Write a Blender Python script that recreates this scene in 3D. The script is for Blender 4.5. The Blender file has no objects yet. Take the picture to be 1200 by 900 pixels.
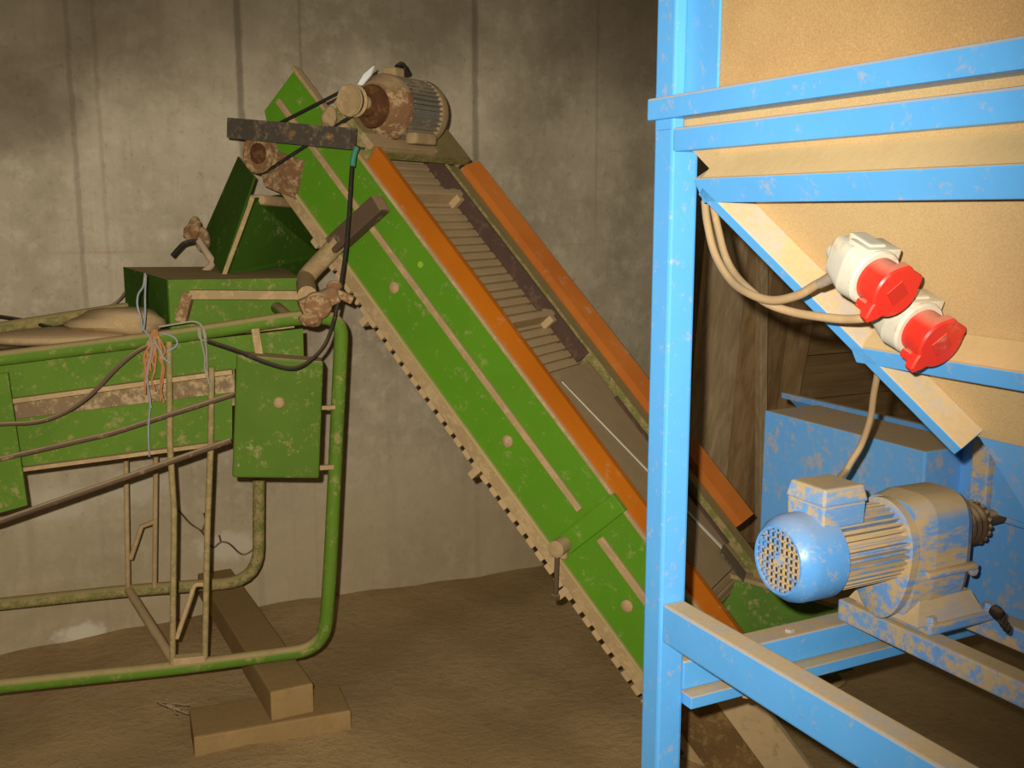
import bpy, bmesh, math, random
from mathutils import Vector, Matrix
random.seed(7)
V = Vector
sc = bpy.context.scene
COL = sc.collection

# ------------------------------------------------------------------ camera
TH = math.atan(203/1200.0)
CT, ST = math.cos(TH), math.sin(TH)
CAM = V((0, 0, 1.4))
cd = bpy.data.cameras.new('camera'); cd.sensor_width = 36; cd.lens = 36; cd.clip_start = .02
cam = bpy.data.objects.new('camera', cd); COL.objects.link(cam)
cam.location = CAM; cam.rotation_euler = (math.pi/2 - TH, 0, 0)
sc.camera = cam

def ray(px, py):
    x = (px-600)/1200.0; y = (450-py)/1200.0
    return V((x, CT + y*ST, -ST + y*CT))
def at(px, py, d):
    r = ray(px, py); return CAM + r*(d/r.y)
def hit(px, py, p, n):
    r = ray(px, py); return CAM + r*((p-CAM).dot(n)/r.dot(n))
def atz(px, py, z):
    return hit(px, py, V((0, 0, z)), V((0, 0, 1)))

# ------------------------------------------------------------------ materials
def nd(nt, t, **kw):
    n = nt.nodes.new(t)
    for k, v in kw.items():
        if k in n.inputs: n.inputs[k].default_value = v
        else: setattr(n, k, v)
    return n
def srgb(r, g, b):
    f = lambda c: (c/255/12.92) if c/255 <= .04045 else ((c/255+.055)/1.055)**2.4
    return (f(r), f(g), f(b), 1)
def math_n(nt, op, a, b=None, c=None, clamp=False):
    n = nt.nodes.new('ShaderNodeMath'); n.operation = op; n.use_clamp = clamp
    for i, v in enumerate((a, b, c)):
        if v is None: continue
        if isinstance(v, (int, float)): n.inputs[i].default_value = v
        else: nt.links.new(v, n.inputs[i])
    return n.outputs[0]
def mix_n(nt, fac, a, b):
    n = nt.nodes.new('ShaderNodeMix'); n.data_type = 'RGBA'
    for s, v in ((n.inputs[0], fac), (n.inputs[6], a), (n.inputs[7], b)):
        if isinstance(v, (int, float, tuple)): s.default_value = v
        else: nt.links.new(v, s)
    return n.outputs[2]
def ramp01(nt, v, lo, hi):
    n = nt.nodes.new('ShaderNodeMapRange'); n.clamp = True; n.interpolation_type = 'SMOOTHSTEP'
    n.inputs[1].default_value = lo; n.inputs[2].default_value = hi
    nt.links.new(v, n.inputs[0]); return n.outputs[0]
def noise(nt, vec, scale, detail=5, rough=.6, dist=0.0):
    n = nd(nt, 'ShaderNodeTexNoise', Scale=scale, Detail=detail, Roughness=rough, Distortion=dist)
    if vec is not None: nt.links.new(vec, n.inputs['Vector'])
    return n.outputs[0]
def new_mat(name):
    m = bpy.data.materials.new(name); m.use_nodes = True
    nt = m.node_tree; nt.nodes.clear()
    out = nt.nodes.new('ShaderNodeOutputMaterial'); b = nt.nodes.new('ShaderNodeBsdfPrincipled')
    nt.links.new(b.outputs[0], out.inputs[0])
    return m, nt, b
def pos(nt, scale=None, rot=None):
    g = nt.nodes.new('ShaderNodeNewGeometry')
    if scale is None: return g.outputs['Position'], g
    mp = nt.nodes.new('ShaderNodeMapping'); nt.links.new(g.outputs['Position'], mp.inputs[0])
    if rot: mp.inputs['Rotation'].default_value = rot
    mp.inputs['Scale'].default_value = scale
    return mp.outputs[0], g

DUST = srgb(186, 158, 116)
def dusty(name, base, dust=DUST, up=.9, side=.15, rough=.5, spec=.4, scale=9, base2=None, metal=0.0,
          bump=.1, var=.2, up_lo=.25, up_hi=.75, seedv=0.0, chip=None, along=None, stretch=.25):
    """painted / worn surface with dust lying on whatever faces up and a patchy film elsewhere"""
    m, nt, b = new_mat(name)
    p, g = pos(nt, (1, 1, 1))
    if along is not None:
        al = V(along).normalized(); rf = V((0, 0, 1)) if abs(al.z) < .9 else V((1, 0, 0)); ax_ = al.cross(rf).normalized(); ay_ = al.cross(ax_)
        comb = nt.nodes.new('ShaderNodeCombineXYZ')
        for i_, (q_, k_) in enumerate(((al, stretch), (ax_, 1), (ay_, 1))):
            d_ = nt.nodes.new('ShaderNodeVectorMath'); d_.operation = 'DOT_PRODUCT'; nt.links.new(g.outputs['Position'], d_.inputs[0]); d_.inputs[1].default_value = q_*k_
            nt.links.new(d_.outputs['Value'], comb.inputs[i_])
        p = comb.outputs[0]
    n1 = noise(nt, p, scale, 8, .65); n2 = noise(nt, p, scale*5.3, 6, .7); n3 = noise(nt, p, scale*.37, 3, .5)
    sep = nt.nodes.new('ShaderNodeSeparateXYZ'); nt.links.new(g.outputs['Normal'], sep.inputs[0])
    upf = ramp01(nt, sep.outputs[2], up_lo, up_hi)
    tt = .535+.20*(.5-side)
    vv = math_n(nt, 'ADD', math_n(nt, 'MULTIPLY', noise(nt, p, scale*2.6, 7, .72), .55), math_n(nt, 'MULTIPLY_ADD', n1, .5, -.15))
    vv = math_n(nt, 'MULTIPLY_ADD', n2, .30, vv)
    patch = ramp01(nt, vv, tt-.04, tt+.085)
    film = math_n(nt, 'MULTIPLY_ADD', patch, min(.9, .35+side*.75), .25*side)
    grain = math_n(nt, 'MULTIPLY_ADD', n2, 1.6, -.35, clamp=True)
    upd = math_n(nt, 'MULTIPLY', upf, math_n(nt, 'MULTIPLY_ADD', ramp01(nt, n1, .32, .55), .2, .8))
    upd = math_n(nt, 'MULTIPLY', upd, up)
    fac = math_n(nt, 'MAXIMUM', upd, film, clamp=True)
    b2 = base2 or tuple([c*.72 for c in base[:3]]+[1])
    basec = mix_n(nt, math_n(nt, 'MULTIPLY', ramp01(nt, n3, .35, .65), min(1, var*3)), base, b2)
    if chip:
        cf = ramp01(nt, noise(nt, p, scale*2.1, 7, .75), .66, .72)
        basec = mix_n(nt, cf, basec, chip)
    dv = mix_n(nt, n2, tuple([c*.78 for c in dust[:3]]+[1]), tuple([min(1, c*1.12) for c in dust[:3]]+[1]))
    col = mix_n(nt, fac, basec, dv)
    nt.links.new(col, b.inputs['Base Color'])
    r = math_n(nt, 'MULTIPLY_ADD', fac, .95-rough, rough, clamp=True)
    nt.links.new(r, b.inputs['Roughness'])
    b.inputs['Specular IOR Level'].default_value = spec; b.inputs['Metallic'].default_value = metal
    if bump:
        bp = nd(nt, 'ShaderNodeBump', Strength=bump, Distance=.004)
        nt.links.new(n2, bp.inputs['Height']); nt.links.new(bp.outputs[0], b.inputs['Normal'])
    return m

def concrete():
    m, nt, b = new_mat('concrete')
    tc = nt.nodes.new('ShaderNodeTexCoord')
    sep = nt.nodes.new('ShaderNodeSeparateXYZ'); nt.links.new(tc.outputs['Object'], sep.inputs[0])
    X, Z = sep.outputs[0], sep.outputs[2]
    def mapped(s):
        mp = nt.nodes.new('ShaderNodeMapping'); nt.links.new(tc.outputs['Object'], mp.inputs[0]); mp.inputs['Scale'].default_value = s
        return mp.outputs[0]
    n1 = noise(nt, mapped((1, 1, 1)), 1.6, 8, .62); n2 = noise(nt, mapped((1, 1, 1)), 14, 8, .7)
    st = noise(nt, mapped((9, 9, .55)), 1.5, 6, .65); fine = noise(nt, mapped((60, 60, 9)), 1, 5, .7)
    low = noise(nt, mapped((1, 1, 1.4)), .75, 4, .5)
    c = mix_n(nt, ramp01(nt, n1, .3, .7), srgb(146, 132, 106), srgb(188, 173, 145))
    c = mix_n(nt, math_n(nt, 'MULTIPLY', ramp01(nt, n2, .45, .7), .5), c, srgb(204, 190, 162))
    c = mix_n(nt, math_n(nt, 'MULTIPLY', ramp01(nt, noise(nt, mapped((1, 1, 1)), 34, 8, .75), .53, .7), .5), c, srgb(124, 110, 86))
    c = mix_n(nt, math_n(nt, 'MULTIPLY', ramp01(nt, st, .52, .8), .28), c, srgb(112, 98, 72))
    c = mix_n(nt, math_n(nt, 'MULTIPLY', ramp01(nt, fine, .52, .75), .22), c, srgb(122, 108, 82))
    # flash falloff painted in: darker band high on the wall
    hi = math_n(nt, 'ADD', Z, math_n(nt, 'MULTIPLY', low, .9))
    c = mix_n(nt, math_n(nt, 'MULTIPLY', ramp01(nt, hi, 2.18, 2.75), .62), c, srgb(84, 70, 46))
    blot = ramp01(nt, math_n(nt, 'ADD', math_n(nt, 'MULTIPLY', n2, .4), math_n(nt, 'MULTIPLY', low, .8)), .66, .82)
    c = mix_n(nt, math_n(nt, 'MULTIPLY', blot, .6), c, srgb(92, 78, 52))
    # local stains: (x, z, radius, strength)
    wob = math_n(nt, 'MULTIPLY_ADD', n1, .5, -.25)
    for sx, sz, sr, k in STAINS:
        dx = math_n(nt, 'POWER', math_n(nt, 'ADD', X, -sx), 2.0); dz = math_n(nt, 'POWER', math_n(nt, 'ADD', Z, -sz), 2.0)
        d = math_n(nt, 'SQRT', math_n(nt, 'ADD', dx, dz))
        d = math_n(nt, 'ADD', d, math_n(nt, 'MULTIPLY', wob, sr*2.0))
        f = math_n(nt, 'SUBTRACT', 1.0, ramp01(nt, d, sr*.2, sr))
        c = mix_n(nt, math_n(nt, 'MULTIPLY', f, k), c, srgb(78, 62, 38))
    # soil splash along the foot
    ft = math_n(nt, 'SUBTRACT', 1.0, ramp01(nt, math_n(nt, 'ADD', Z, math_n(nt, 'MULTIPLY', n1, -.8)), -.40, .45))
    c = mix_n(nt, math_n(nt, 'MULTIPLY', ft, .6), c, srgb(164, 142, 102))
    for sx, sz, sr, k in SCUFFS:
        dx = math_n(nt, 'POWER', math_n(nt, 'MULTIPLY', math_n(nt, 'ADD', X, -sx), .45), 2.0); dz = math_n(nt, 'POWER', math_n(nt, 'ADD', Z, -sz), 2.0)
        d = math_n(nt, 'ADD', math_n(nt, 'SQRT', math_n(nt, 'ADD', dx, dz)), math_n(nt, 'MULTIPLY', math_n(nt, 'ADD', n2, -.5), sr*2.2))
        c = mix_n(nt, math_n(nt, 'MULTIPLY', math_n(nt, 'SUBTRACT', 1.0, ramp01(nt, d, sr*.4, sr)), k), c, srgb(206, 196, 172))
    groove = None
    for sx, w, k, top in SEAMS:
        wv = math_n(nt, 'MULTIPLY_ADD', n2, .02, -.01)
        d = math_n(nt, 'ABSOLUTE', math_n(nt, 'ADD', math_n(nt, 'ADD', X, -sx), wv))
        f = math_n(nt, 'SUBTRACT', 1.0, ramp01(nt, d, w*.3, w))
        f = math_n(nt, 'MULTIPLY', f, math_n(nt, 'MULTIPLY_ADD', ramp01(nt, Z, top-.8, top), .8, .2))
        c = mix_n(nt, math_n(nt, 'MULTIPLY', f, k), c, srgb(66, 54, 34))
    rl = math_n(nt, 'SUBTRACT', 1.0, ramp01(nt, math_n(nt, 'ABSOLUTE', math_n(nt, 'ADD', Z, -RED_Z)), .002, .006))
    c = mix_n(nt, math_n(nt, 'MULTIPLY', rl, math_n(nt, 'MULTIPLY', ramp01(nt, n1, .45, .65), .3)), c, srgb(150, 84, 62))
    nt.links.new(c, b.inputs['Base Color']); b.inputs['Roughness'].default_value = .9
    bp = nd(nt, 'ShaderNodeBump', Strength=.25, Distance=.01)
    nt.links.new(n2, bp.inputs['Height']); nt.links.new(bp.outputs[0], b.inputs['Normal'])
    return m

def soil():
    m, nt, b = new_mat('soil')
    p, g = pos(nt, (1, 1, 1))
    n1 = noise(nt, p, 2.2, 8, .6); n2 = noise(nt, p, 26, 8, .75); n3 = noise(nt, p, 90, 4, .7)
    c = mix_n(nt, ramp01(nt, n1, .35, .68), srgb(158, 128, 80), srgb(178, 147, 98))
    c = mix_n(nt, math_n(nt, 'MULTIPLY', ramp01(nt, n2, .5, .72), .5), c, srgb(138, 110, 68))
    c = mix_n(nt, math_n(nt, 'MULTIPLY', ramp01(nt, n3, .66, .74), .4), c, srgb(168, 144, 104))
    nt.links.new(c, b.inputs['Base Color']); b.inputs['Roughness'].default_value = .95
    bp = nd(nt, 'ShaderNodeBump', Strength=.7, Distance=.015)
    nt.links.new(n2, bp.inputs['Height']); nt.links.new(bp.outputs[0], b.inputs['Normal'])
    return m

def chipboard(name, a, bb, k=1.0):
    m, nt, b = new_mat(name)
    p, g = pos(nt, (1, 1, 1))
    n1 = noise(nt, p, 5, 6, .6); n2 = noise(nt, p, 260, 3, .6)
    vo = nd(nt, 'ShaderNodeTexVoronoi', Scale=380); nt.links.new(p, vo.inputs['Vector'])
    c = mix_n(nt, ramp01(nt, n1, .3, .7), a, bb)
    c = mix_n(nt, math_n(nt, 'MULTIPLY', ramp01(nt, vo.outputs['Distance'], .2, .75), .3*k), c, srgb(150, 108, 58))
    c = mix_n(nt, math_n(nt, 'MULTIPLY', ramp01(nt, n2, .55, .75), .35*k), c, srgb(226, 192, 134))
    sc_ = noise(nt, p, 22, 3, .5, 1.2)
    c = mix_n(nt, math_n(nt, 'MULTIPLY', ramp01(nt, sc_, .73, .78), .5), c, srgb(132, 96, 54))
    nt.links.new(c, b.inputs['Base Color']); b.inputs['Roughness'].default_value = .85
    b.inputs['Specular IOR Level'].default_value = .2
    return m

def plank_mat(name, a, bb, along, scale=1.0):
    """wood with grain running along a given world direction"""
    m, nt, b = new_mat(name)
    g = nt.nodes.new('ShaderNodeNewGeometry')
    al = V(along).normalized(); ref = V((0, 0, 1)) if abs(al.z) < .9 else V((1, 0, 0))
    x = al.cross(ref).normalized(); y = al.cross(x)
    comb = nt.nodes.new('ShaderNodeCombineXYZ')
    for i, (ax, s) in enumerate(((al, 2.2), (x, 34), (y, 34))):
        d = nt.nodes.new('ShaderNodeVectorMath'); d.operation = 'DOT_PRODUCT'
        nt.links.new(g.outputs['Position'], d.inputs[0]); d.inputs[1].default_value = ax
        nt.links.new(math_n(nt, 'MULTIPLY', d.outputs['Value'], s*scale), comb.inputs[i])
    n1 = noise(nt, comb.outputs[0], 1, 7, .65, .4); n2 = noise(nt, g.outputs['Position'], 6, 5, .6)
    c = mix_n(nt, ramp01(nt, n1, .3, .7), a, bb)
    c = mix_n(nt, math_n(nt, 'MULTIPLY', ramp01(nt, n2, .5, .75), .4), c, DUST)
    nt.links.new(c, b.inputs['Base Color']); b.inputs['Roughness'].default_value = .85
    b.inputs['Specular IOR Level'].default_value = .2
    bp = nd(nt, 'ShaderNodeBump', Strength=.3, Distance=.004)
    nt.links.new(n1, bp.inputs['Height']); nt.links.new(bp.outputs[0], b.inputs['Normal'])
    return m

# ------------------------------------------------------------------ mesh builder
class MB:
    def __init__(s): s.bm = bmesh.new()
    def _face(s, vs):
        try: return s.bm.faces.new(vs)
        except ValueError: return None
    def box(s, c, ax, size, bev=0.0):
        """oriented box: centre, three axes, full sizes"""
        t = bmesh.new()
        bmesh.ops.create_cube(t, size=1.0)
        if bev:
            for v_ in t.verts: v_.co = V((v_.co.x*size[0], v_.co.y*size[1], v_.co.z*size[2]))
            bmesh.ops.bevel(t, geom=list(t.edges), offset=bev, segments=2, affect='EDGES', profile=.6)
            sz = (1, 1, 1)
        else: sz = size
        a, b_, c_ = [V(q).normalized() for q in ax]
        mp = {}
        for v_ in t.verts:
            q = v_.co
            mp[v_] = s.bm.verts.new(V(c) + a*q.x*sz[0] + b_*q.y*sz[1] + c_*q.z*sz[2])
        for f in t.faces: s._face([mp[q] for q in f.verts])
        t.free(); return s
    def bar(s, p0, p1, w, h, up=(0, 0, 1), bev=0.0):
        """rectangular bar centred on p0-p1; w across, h along up"""
        p0, p1 = V(p0), V(p1); d = (p1-p0); l = d.length; d.normalize()
        u = V(up); u = (u - d*u.dot(d)).normalized(); x = d.cross(u)
        return s.box((p0+p1)/2, (d, x, u), (l, w, h), bev)
    def prism(s, pts, off, bev=0.0):
        """polygon extruded by the vector off"""
        pts = [V(p) for p in pts]; off = V(off); n = len(pts)
        A = [s.bm.verts.new(p) for p in pts]; B = [s.bm.verts.new(p+off) for p in pts]
        s._face(A[::-1]); s._face(B)
        for i in range(n): s._face([A[i], A[(i+1) % n], B[(i+1) % n], B[i]])
        return s
    def sheet(s, pts, t):
        """polygon sheet of thickness t behind its own plane"""
        pts = [V(p) for p in pts]
        nn = V((0, 0, 0))
        for i in range(len(pts)): nn += pts[i].cross(pts[(i+1) % len(pts)])
        nn.normalize()
        return s.prism(pts, nn*t)
    def hexa(s, a, b_):
        """solid between two loops of equal length"""
        A = [s.bm.verts.new(V(p)) for p in a]; B = [s.bm.verts.new(V(p)) for p in b_]; n = len(A)
        s._face(A[::-1]); s._face(B)
        for i in range(n): s._face([A[i], A[(i+1) % n], B[(i+1) % n], B[i]])
        return s
    def tube(s, pts, r, seg=10, closed=False, caps=True):
        pts = [V(p) for p in pts]; n = len(pts)
        rr = r if isinstance(r, (list, tuple)) else [r]*n
        rings = []; prev = None
        for i in range(n):
            if closed: t = pts[(i+1) % n]-pts[i-1]
            else: t = pts[min(i+1, n-1)]-pts[max(i-1, 0)]
            t.normalize()
            if prev is None:
                ref = V((0, 0, 1)) if abs(t.z) < .9 else V((1, 0, 0))
                x = t.cross(ref).normalized()
            else:
                x = prev - t*prev.dot(t)
                x.normalize()
            prev = x; y = t.cross(x)
            rings.append([s.bm.verts.new(pts[i] + (x*math.cos(k*2*math.pi/seg)+y*math.sin(k*2*math.pi/seg))*rr[i]) for k in range(seg)])
        for i in range(n if closed else n-1):
            a, b_ = rings[i], rings[(i+1) % n]
            for k in range(seg): s._face([a[k], a[(k+1) % seg], b_[(k+1) % seg], b_[k]])
        if caps and not closed: s._face(rings[0][::-1]); s._face(rings[-1])
        return s
    def lathe(s, o, ax, prof, seg=32):
        """revolve (axial, radius) pairs about an axis"""
        o = V(o); a = V(ax).normalized()
        ref = V((0, 0, 1)) if abs(a.z) < .9 else V((1, 0, 0))
        x = a.cross(ref).normalized(); y = a.cross(x)
        rings = []
        for (h, r) in prof:
            if r < 1e-6: rings.append([s.bm.verts.new(o+a*h)])
            else: rings.append([s.bm.verts.new(o+a*h+(x*math.cos(k*2*math.pi/seg)+y*math.sin(k*2*math.pi/seg))*r) for k in range(seg)])
        for p, q in zip(rings[:-1], rings[1:]):
            for k in range(seg):
                k2 = (k+1) % seg
                if len(p) == 1 and len(q) == 1: continue
                if len(p) == 1: s._face([p[0], q[k], q[k2]])
                elif len(q) == 1: s._face([p[k], p[k2], q[0]])
                else: s._face([p[k], p[k2], q[k2], q[k]])
        return s
    def cyl(s, p0, p1, r, seg=20):
        p0, p1 = V(p0), V(p1); return s.lathe(p0, p1-p0, [(0, 0), (0, r), ((p1-p0).length, r), ((p1-p0).length, 0)], seg)
    def lump(s, c, r, sq=(1, 1, 1), amp=.25, sub=3, sd=0):
        rnd = random.Random(sd)
        t = bmesh.new(); bmesh.ops.create_icosphere(t, subdivisions=sub, radius=1)
        ph = [(V((rnd.uniform(-1, 1), rnd.uniform(-1, 1), rnd.uniform(-1, 1)))*rnd.uniform(2, 6), rnd.uniform(0, 6)) for _ in range(6)]
        mp = {}
        for v_ in t.verts:
            k = 1+amp*sum(math.sin(q.dot(v_.co)+o_) for q, o_ in ph)/4
            mp[v_] = s.bm.verts.new(V(c)+V((v_.co.x*sq[0], v_.co.y*sq[1], v_.co.z*sq[2]))*r*k)
        for f in t.faces: s._face([mp[q] for q in f.verts])
        t.free(); return s
    def build(s, name, mat, parent=None, smooth=None, label=None, kind=None):
        bmesh.ops.recalc_face_normals(s.bm, faces=s.bm.faces)
        off = V((0, 0, 0)); q = parent
        while q is not None: off += q.location; q = q.parent
        if parent is None:
            # origin at the base of the thing
            lo = [min(v_.co[i] for v_ in s.bm.verts) for i in range(3)]; hi = [max(v_.co[i] for v_ in s.bm.verts) for i in range(3)]
            off = V(((lo[0]+hi[0])/2, (lo[1]+hi[1])/2, lo[2]))
        for v_ in s.bm.verts: v_.co -= off
        if smooth:
            for f in s.bm.faces: f.smooth = True
        me = bpy.data.meshes.new(name); s.bm.to_mesh(me); s.bm.free()
        if smooth:
            try: me.set_sharp_from_angle(angle=math.radians(smooth))
            except Exception: pass
        me.materials.append(mat)
        o = bpy.data.objects.new(name, me); COL.objects.link(o)
        if parent is None: o.location = off
        else: o.parent = parent
        if label: o['label'] = label
        if kind: o['kind'] = kind
        return o
def tag(o, label, cat, group=None):
    o['label'] = label; o['category'] = cat
    if group: o['group'] = group
    return o
def thing(name, label, cat, loc, group=None):
    o = bpy.data.objects.new(name, None); COL.objects.link(o); o.location = V(loc); o.empty_display_size = .1
    return tag(o, label, cat, group)
def smooth_path(pts, n=8):
    """Catmull-Rom through points"""
    pts = [V(p) for p in pts]; P = [pts[0]*2-pts[1]]+pts+[pts[-1]*2-pts[-2]]; out = []
    for i in range(1, len(P)-2):
        for k in range(n):
            t = k/n; a, b_, c, d = P[i-1], P[i], P[i+1], P[i+2]
            out.append(.5*((2*b_)+(c-a)*t+(2*a-5*b_+4*c-d)*t*t+(3*b_-a-3*c+d)*t**3))
    out.append(pts[-1]); return out
def bent(pts, rad, n=7):
    """polyline with rounded corners"""
    pts = [V(p) for p in pts]; out = [pts[0]]
    for i in range(1, len(pts)-1):
        a, b_, c = pts[i-1], pts[i], pts[i+1]
        r = min(rad, (a-b_).length*.49, (c-b_).length*.49)
        p = b_+(a-b_).normalized()*r; q = b_+(c-b_).normalized()*r
        for k in range(n+1):
            t = k/n; out.append(p*(1-t)**2+b_*2*t*(1-t)+q*t*t)
    out.append(pts[-1]); return out

Z = V((0, 0, 1))
# ================================================================== SETTING
WA = at(0, 780, 3.16); WB = at(640, 660, 4.085)
WD = (WB-WA); WD.z = 0; WD.normalize(); WN = V((-WD.y, WD.x, 0))
def onwall(px, py): return hit(px, py, WA, WN)
def wl(px, py):
    p = onwall(px, py); return (p-WA).dot(WD), p.z
SEAMS = []
for px, w, k, py in ((281, .017, .55, 90), (557, .018, .45, 160), (94, .012, .3, 260), (352, .007, .3, 60), (118, .010, .2, 160), (700, .01, .2, 100)):
    x, z = wl(px, py); SEAMS.append((x, w, k, z))
STAINS = []
for px, py, r, k in ((40, 125, .26, .55), (40, 10, .5, .6), (730, 40, .55, .55), (500, 40, .3, .35), (760, 190, .22, .3), (180, 30, .4, .3), (620, 150, .25, .25)):
    x, z = wl(px, py); STAINS.append((x, z, r, k))
RED_Z = wl(60, 297)[1]
SCUFFS = []
for px, py, r_, k in ((95, 742, .045, .8), (270, 640, .07, .5), (60, 590, .08, .35), (160, 570, .07, .35)):
    x, z = wl(px, py); SCUFFS.append((x, z, r_, k))
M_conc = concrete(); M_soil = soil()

def wall(name, origin, d, n, x0, x1, z0, z1, mat, t=.25):
    b = MB(); b.box(((x0+x1)/2, t/2, (z0+z1)/2), ((1, 0, 0), (0, 1, 0), (0, 0, 1)), (x1-x0, t, z1-z0))
    bmesh.ops.recalc_face_normals(b.bm, faces=b.bm.faces)
    me = bpy.data.meshes.new(name); b.bm.to_mesh(me); b.bm.free(); me.materials.append(mat)
    o = bpy.data.objects.new(name, me); COL.objects.link(o)
    o.location = V((origin.x, origin.y, 0)); o.rotation_euler = (0, 0, math.atan2(d.y, d.x)); o['kind'] = 'structure'
    return o
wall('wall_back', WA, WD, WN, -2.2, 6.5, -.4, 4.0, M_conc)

def ground_z(x, y):
    w = (V((x, y, 0))-WA).dot(WN)            # negative in front of the wall
    z = -.055*max(0, min(1, (w+1.3)/1.1)) if w > -1.3 else 0.0
    a = (V((x, y, 0))-WA).dot(WD)
    z += .10*math.exp(-((w+.05)/.28)**2)*max(0, math.sin(a*1.4+.5))*.35
    z += .012*math.sin(x*3.1+y*1.7)+.008*math.sin(x*7.3-y*5.1)+.004*math.sin(x*17+y*13)
    return z
def make_floor():
    me = bpy.data.meshes.new('floor'); vs = []; fs = []; nx, ny = 150, 130
    x0, x1, y0, y1 = -5.5, 6.5, -2.0, 7.5
    for j in range(ny+1):
        for i in range(nx+1):
            x = x0+(x1-x0)*i/nx; y = y0+(y1-y0)*j/ny; vs.append((x, y, ground_z(x, y)))
    for j in range(ny):
        for i in range(nx):
            a = j*(nx+1)+i; fs.append((a, a+1, a+nx+2, a+nx+1))
    me.from_pydata(vs, [], fs); me.update()
    for f in me.polygons: f.use_smooth = True
    me.materials.append(M_soil)
    o = bpy.data.objects.new('floor', me); COL.objects.link(o); o['kind'] = 'structure'
make_floor()

# ================================================================== materials for things
M_green = dusty('green_paint', srgb(82, 134, 16), side=.10, up=.55, rough=.6, spec=.18, scale=16, var=.12, base2=srgb(72, 122, 14), up_lo=.55, up_hi=.95)
M_greenD = dusty('dark_green_paint', srgb(54, 86, 20), side=.04, up=.8, rough=.8, spec=.05, scale=16, chip=srgb(120, 70, 40), up_lo=.5)
M_greenM = dusty('machine_green_paint', srgb(80, 116, 22), dust=srgb(168, 142, 98), side=.24, up=.95, rough=.7, spec=.15, scale=18, base2=srgb(68, 104, 18), up_lo=.15, up_hi=.8)
M_greenB = dusty('box_green_paint', srgb(74, 104, 22), side=.12, up=.9, rough=.7, spec=.12, scale=22, base2=srgb(66, 96, 20), chip=srgb(128, 84, 46))
M_greenMoss = dusty('dusty_green_rail', srgb(112, 114, 56), dust=srgb(160, 138, 92), side=.6, up=.9, rough=.85, spec=.1, scale=26)
M_orange = dusty('orange_paint', srgb(186, 102, 8), side=.08, up=.35, rough=.5, spec=.25, scale=8, base2=srgb(166, 86, 6), var=.2, chip=srgb(170, 140, 96), up_lo=.6, up_hi=1)
M_orangeW = dusty('worn_orange_paint', srgb(198, 112, 34), side=.16, up=.35, rough=.5, scale=9, base2=srgb(176, 88, 26), up_lo=.6, up_hi=1)
M_greenR = dusty('dusty_rod', srgb(138, 124, 78), dust=srgb(164, 138, 96), side=.6, up=1.0, rough=.9, spec=.1, scale=26)
M_rustD = dusty('dark_rust', srgb(84, 54, 32), dust=srgb(130, 92, 56), side=.3, up=.4, rough=.9, spec=.1, scale=20, bump=.4)
M_dust = dusty('dust_crust', srgb(168, 140, 98), side=.5, up=.8, rough=.95, spec=.1, scale=14, bump=.3)
M_slat = dusty('dusty_rubber', srgb(186, 158, 114), side=.4, up=.9, rough=.95, spec=.1, scale=20, bump=.3)
M_rubber = dusty('purple_brown_rubber', srgb(84, 62, 52), dust=srgb(120, 98, 72), side=.25, up=.4, rough=.8, spec=.2, scale=14)
M_sheet = dusty('dusty_cover_sheet', srgb(142, 120, 88), side=.3, up=.5, rough=.8, spec=.2, scale=5)
M_rust = dusty('rusty_steel', srgb(118, 78, 46), side=.5, up=.85, rough=.85, spec=.2, scale=18, bump=.4)
M_steel = dusty('dark_steel', srgb(66, 60, 52), dust=srgb(140, 116, 84), side=.35, up=.6, rough=.6, scale=16, chip=srgb(140, 62, 38))
M_ironD = dusty('brown_steel_tube', srgb(82, 60, 42), side=.15, up=.7, rough=.7, scale=12)
M_black = dusty('black_rubber', srgb(36, 33, 30), dust=srgb(120, 98, 68), side=.15, up=.45, rough=.7, spec=.2, scale=25)
M_motor = dusty('grey_motor_paint', srgb(112, 108, 98), side=.35, up=.85, rough=.6, scale=14)
M_blue = dusty('blue_paint', srgb(88, 172, 238), dust=srgb(200, 172, 128), side=.12, up=1.0, rough=.3, spec=.5, scale=24, base2=srgb(82, 166, 234), bump=.04, chip=srgb(120, 132, 136), up_lo=.12, up_hi=.4)
M_blueD = dusty('dusty_blue_paint', srgb(74, 156, 232), dust=srgb(202, 174, 128), side=.66, up=1.0, rough=.45, scale=18, base2=srgb(92, 168, 230), bump=.06, up_lo=.05, up_hi=.5, along=(.894, .447, 0), stretch=.3)
M_blueF = dusty('fan_cover_blue_paint', srgb(78, 160, 234), dust=srgb(196, 176, 140), side=.3, up=.5, rough=.28, spec=.5, scale=26, base2=srgb(84, 164, 234), bump=.03, up_lo=.2, up_hi=1.1)
M_blueB = dusty('housing_blue_paint', srgb(80, 162, 234), dust=srgb(190, 164, 122), side=.36, up=1.0, rough=.5, scale=14, base2=srgb(96, 164, 222), bump=.05)
M_chip = chipboard('chipboard', srgb(182, 148, 100), srgb(193, 159, 110))
M_chipL = chipboard('sloped_chipboard', srgb(198, 168, 120), srgb(205, 176, 128), .7)
M_white = dusty('cream_plastic', srgb(206, 200, 182), dust=srgb(186, 166, 130), side=.35, up=.55, rough=.45, scale=14, bump=.03, var=.05, up_lo=.6, up_hi=1)
M_red2 = dusty('red_emblem', srgb(202, 40, 28), dust=srgb(206, 150, 120), side=.1, up=.3, rough=.4, bump=0)
M_red = dusty('red_plastic', srgb(212, 46, 32), dust=srgb(200, 140, 112), side=.10, up=.9, rough=.35, scale=14, bump=.02, base2=srgb(206, 38, 26), up_lo=.5, up_hi=1)
M_cable = dusty('beige_cable_sheath', srgb(176, 146, 104), side=.3, up=.5, rough=.7, scale=22)
M_grey = dusty('grey_sleeve', srgb(140, 128, 112), side=.2, up=.5, rough=.6, scale=20)
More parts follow.
